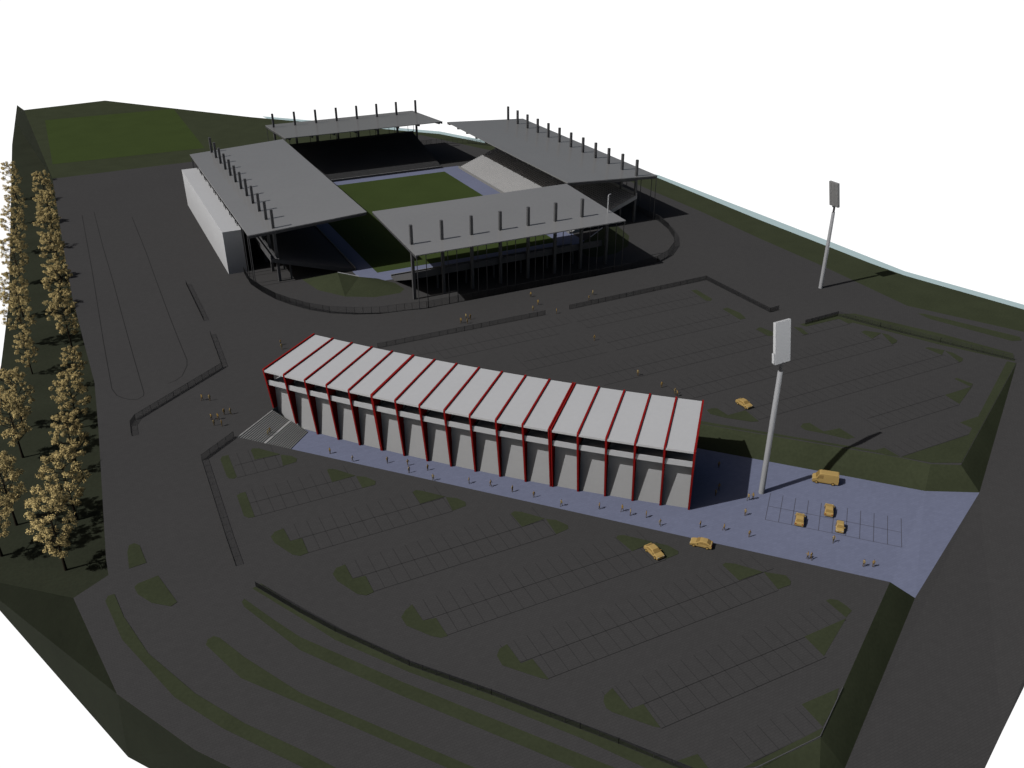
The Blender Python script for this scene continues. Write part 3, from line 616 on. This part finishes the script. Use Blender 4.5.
for (x, y), wr_ in zip([(202.3, 400.5), (210, 400.7), (224.5, 414.8), (230.8, 414.4), (211.6, 419.8), (218.3, 419.5), (214.4, 425.7), (222.2, 426.1)], ['left of the farthest pair left of the stairs', 'right of the farthest pair left of the stairs', 'left of the pair nearest the stair top', 'right of the pair nearest the stair top', 'back left of a square group of four', 'back right of a square group of four', 'front left of a square group of four', 'front right of the square four']): person(x, y, 0, wr_)
for (x, y), wr_ in zip([(282, 349.3), (281, 345)], ['nearer of two behind the roof left corner', 'farther of two behind the roof left corner']): person(x, y, 0, wr_)
for (x, y), wr_ in zip([(461, 323.2), (467.5, 323.6), (470.3, 319.6), (466, 319)], ['front left of a knot before the near stand', 'front right of a knot before the near stand', 'back right of a knot before the near stand', 'back left of a knot before the near stand']): person(x, y, 0, wr_)
for (x, y), wr_ in zip([(530.8, 296.9), (538, 305), (533, 310.8), (556.5, 313.6), (592.7, 295.1), (588.8, 300.4), (594.3, 340.4), (637.7, 375.6), (661.5, 387.7), (674.8, 394.1), (676.9, 396.3)], ['nearest the wall of the near stand', 'middle one of three before the near stand', 'by the end of the railing, closest of three', 'in the gap between the two railings', 'farther of two behind the corner railing', 'nearer of two behind the corner railing', 'in the upper car park beside a gap in the bays', 'walking in the upper car park above the roof', 'alone between bays just above the roof', 'farther of two at the roof right end', 'nearer of two at the roof right end']): person(x, y, 0, wr_)

# ------------------------------------------------------------------ trees on the bank
def bank_at(px, py): return at(px, py, BZ)
def tree_meshes(seed):
    rnd = random.Random(seed); H = 16.5; tr = MB(); cr = MB(); tips = []
    bendx, bendy = rnd.uniform(-.6, .6), rnd.uniform(-.6, .6)
    def tp(z): return Vector((bendx*(z/H)**2, bendy*(z/H)**2, z))
    tr.tube([tp(z) for z in (-.6, 0, 2, 5, 8, 11, 13.5)], [.36, .30, .24, .2, .15, .1, .05], 8)
    lim = MB()
    for k in range(34):
        z = 3.4+(H-4.5)*(k/33)**.9; a = k*2.39996+rnd.uniform(-.4, .4)
        L = (5.0*math.sin(math.pi*min(1, (z-1.2)/(H-.2)))**.7)*rnd.uniform(.75, 1.1)
        p0 = tp(z); d = Vector((math.cos(a), math.sin(a), rnd.uniform(.35, .8))).normalized()
        p1 = p0+d*L*.5+Vector((0, 0, -.1)); p2 = p0+d*L
        lim.tube([p0, p1, p2], [.085, .055, .025], 5); tips += [p2, p0.lerp(p2, .72)+Vector((rnd.uniform(-.5, .5), rnd.uniform(-.5, .5), rnd.uniform(-.2, .5)))]
        for j in range(2):
            d2 = (d+Vector((rnd.uniform(-.9, .9), rnd.uniform(-.9, .9), rnd.uniform(-.3, .6)))).normalized(); p3 = p1+d2*L*.42
            lim.tube([p1, p3], [.04, .015], 4); tips.append(p3)
    tips += [tp(H-1), tp(H)]
    for c in tips:
        if rnd.random() < .05: continue
        rr = rnd.uniform(.42, .82)
        for _ in range(int(95*rr)):
            dv = Vector((rnd.gauss(0, 1), rnd.gauss(0, 1), rnd.gauss(0, 1))).normalized()*rr*rnd.random()**.4; p = c+dv; p.z = c.z+dv.z*.9
            nn = (dv.normalized()+Vector((rnd.uniform(-.7, .7), rnd.uniform(-.7, .7), rnd.uniform(-.2, .9)))).normalized()
            a = nn.orthogonal().normalized(); a.rotate(Matrix.Rotation(rnd.random()*6.28, 3, nn)); b = nn.cross(a); s = rnd.uniform(.12, .21)
            cr.add([p-a*s, p-b*s*.6, p+a*s, p+b*s*.6], [[0, 1, 2, 3]])
    return tr, lim, cr
protos = []
def tree_proto(seed):
    t, l, c = tree_meshes(seed); r = empty('tree', (0, 0, 0), 0, 'x', 'tree', 'tan leaved trees on the left bank')
    tk = t.build('trunk', 'bark', r, smooth=True); l.build('limbs', 'bark', tk); me = c.build('crown', 'leaf', r)
    return r
inner = [(66, 570), (77, 520), (78.5, 471), (79, 428), (79, 386), (72, 347), (67, 316), (62, 284), (57, 257), (53, 232), (49, 211)]
outer = [(1.7, 556), (16.7, 525), (23, 457.5), (24, 428), (32.5, 374), (27, 345), (23.4, 317), (22, 285), (21, 254), (21, 224), (17, 200)]
protos = [tree_proto(s) for s in (3, 11, 23, 37)]; used = 0
def plant(px, py, label, k, sc):
    global used
    r = protos[k] if used == k and used < 4 else copy_tree(protos[k])
    if r is protos[k]: used += 1
    p = bank_at(px, py); r.location = p; r.rotation_euler.z = random.uniform(0, 6.28); r.scale = (sc, sc, sc*random.uniform(.95, 1.05)); r['label'] = label
ordw = ['nearest'] + [n + ' from the near end' for n in nth[1:10]] + ['farthest']
seq = [(x, y, 'tan leaved tree in the row beside the yard, ' + ordw[i]) for i, (x, y) in enumerate(inner)] + [(x, y, 'tan leaved tree in the outer row at the picture edge, ' + ordw[i]) for i, (x, y) in enumerate(outer)]
for i, (x, y, lb) in enumerate(seq): plant(x, y, lb, i if i < 4 else random.randrange(4), random.uniform(.95, 1.12) if i not in (4, 15) else .74)

scene.render.engine = 'CYCLES'
scene.cycles.max_bounces = 4; scene.cycles.diffuse_bounces = 0; scene.cycles.glossy_bounces = 2
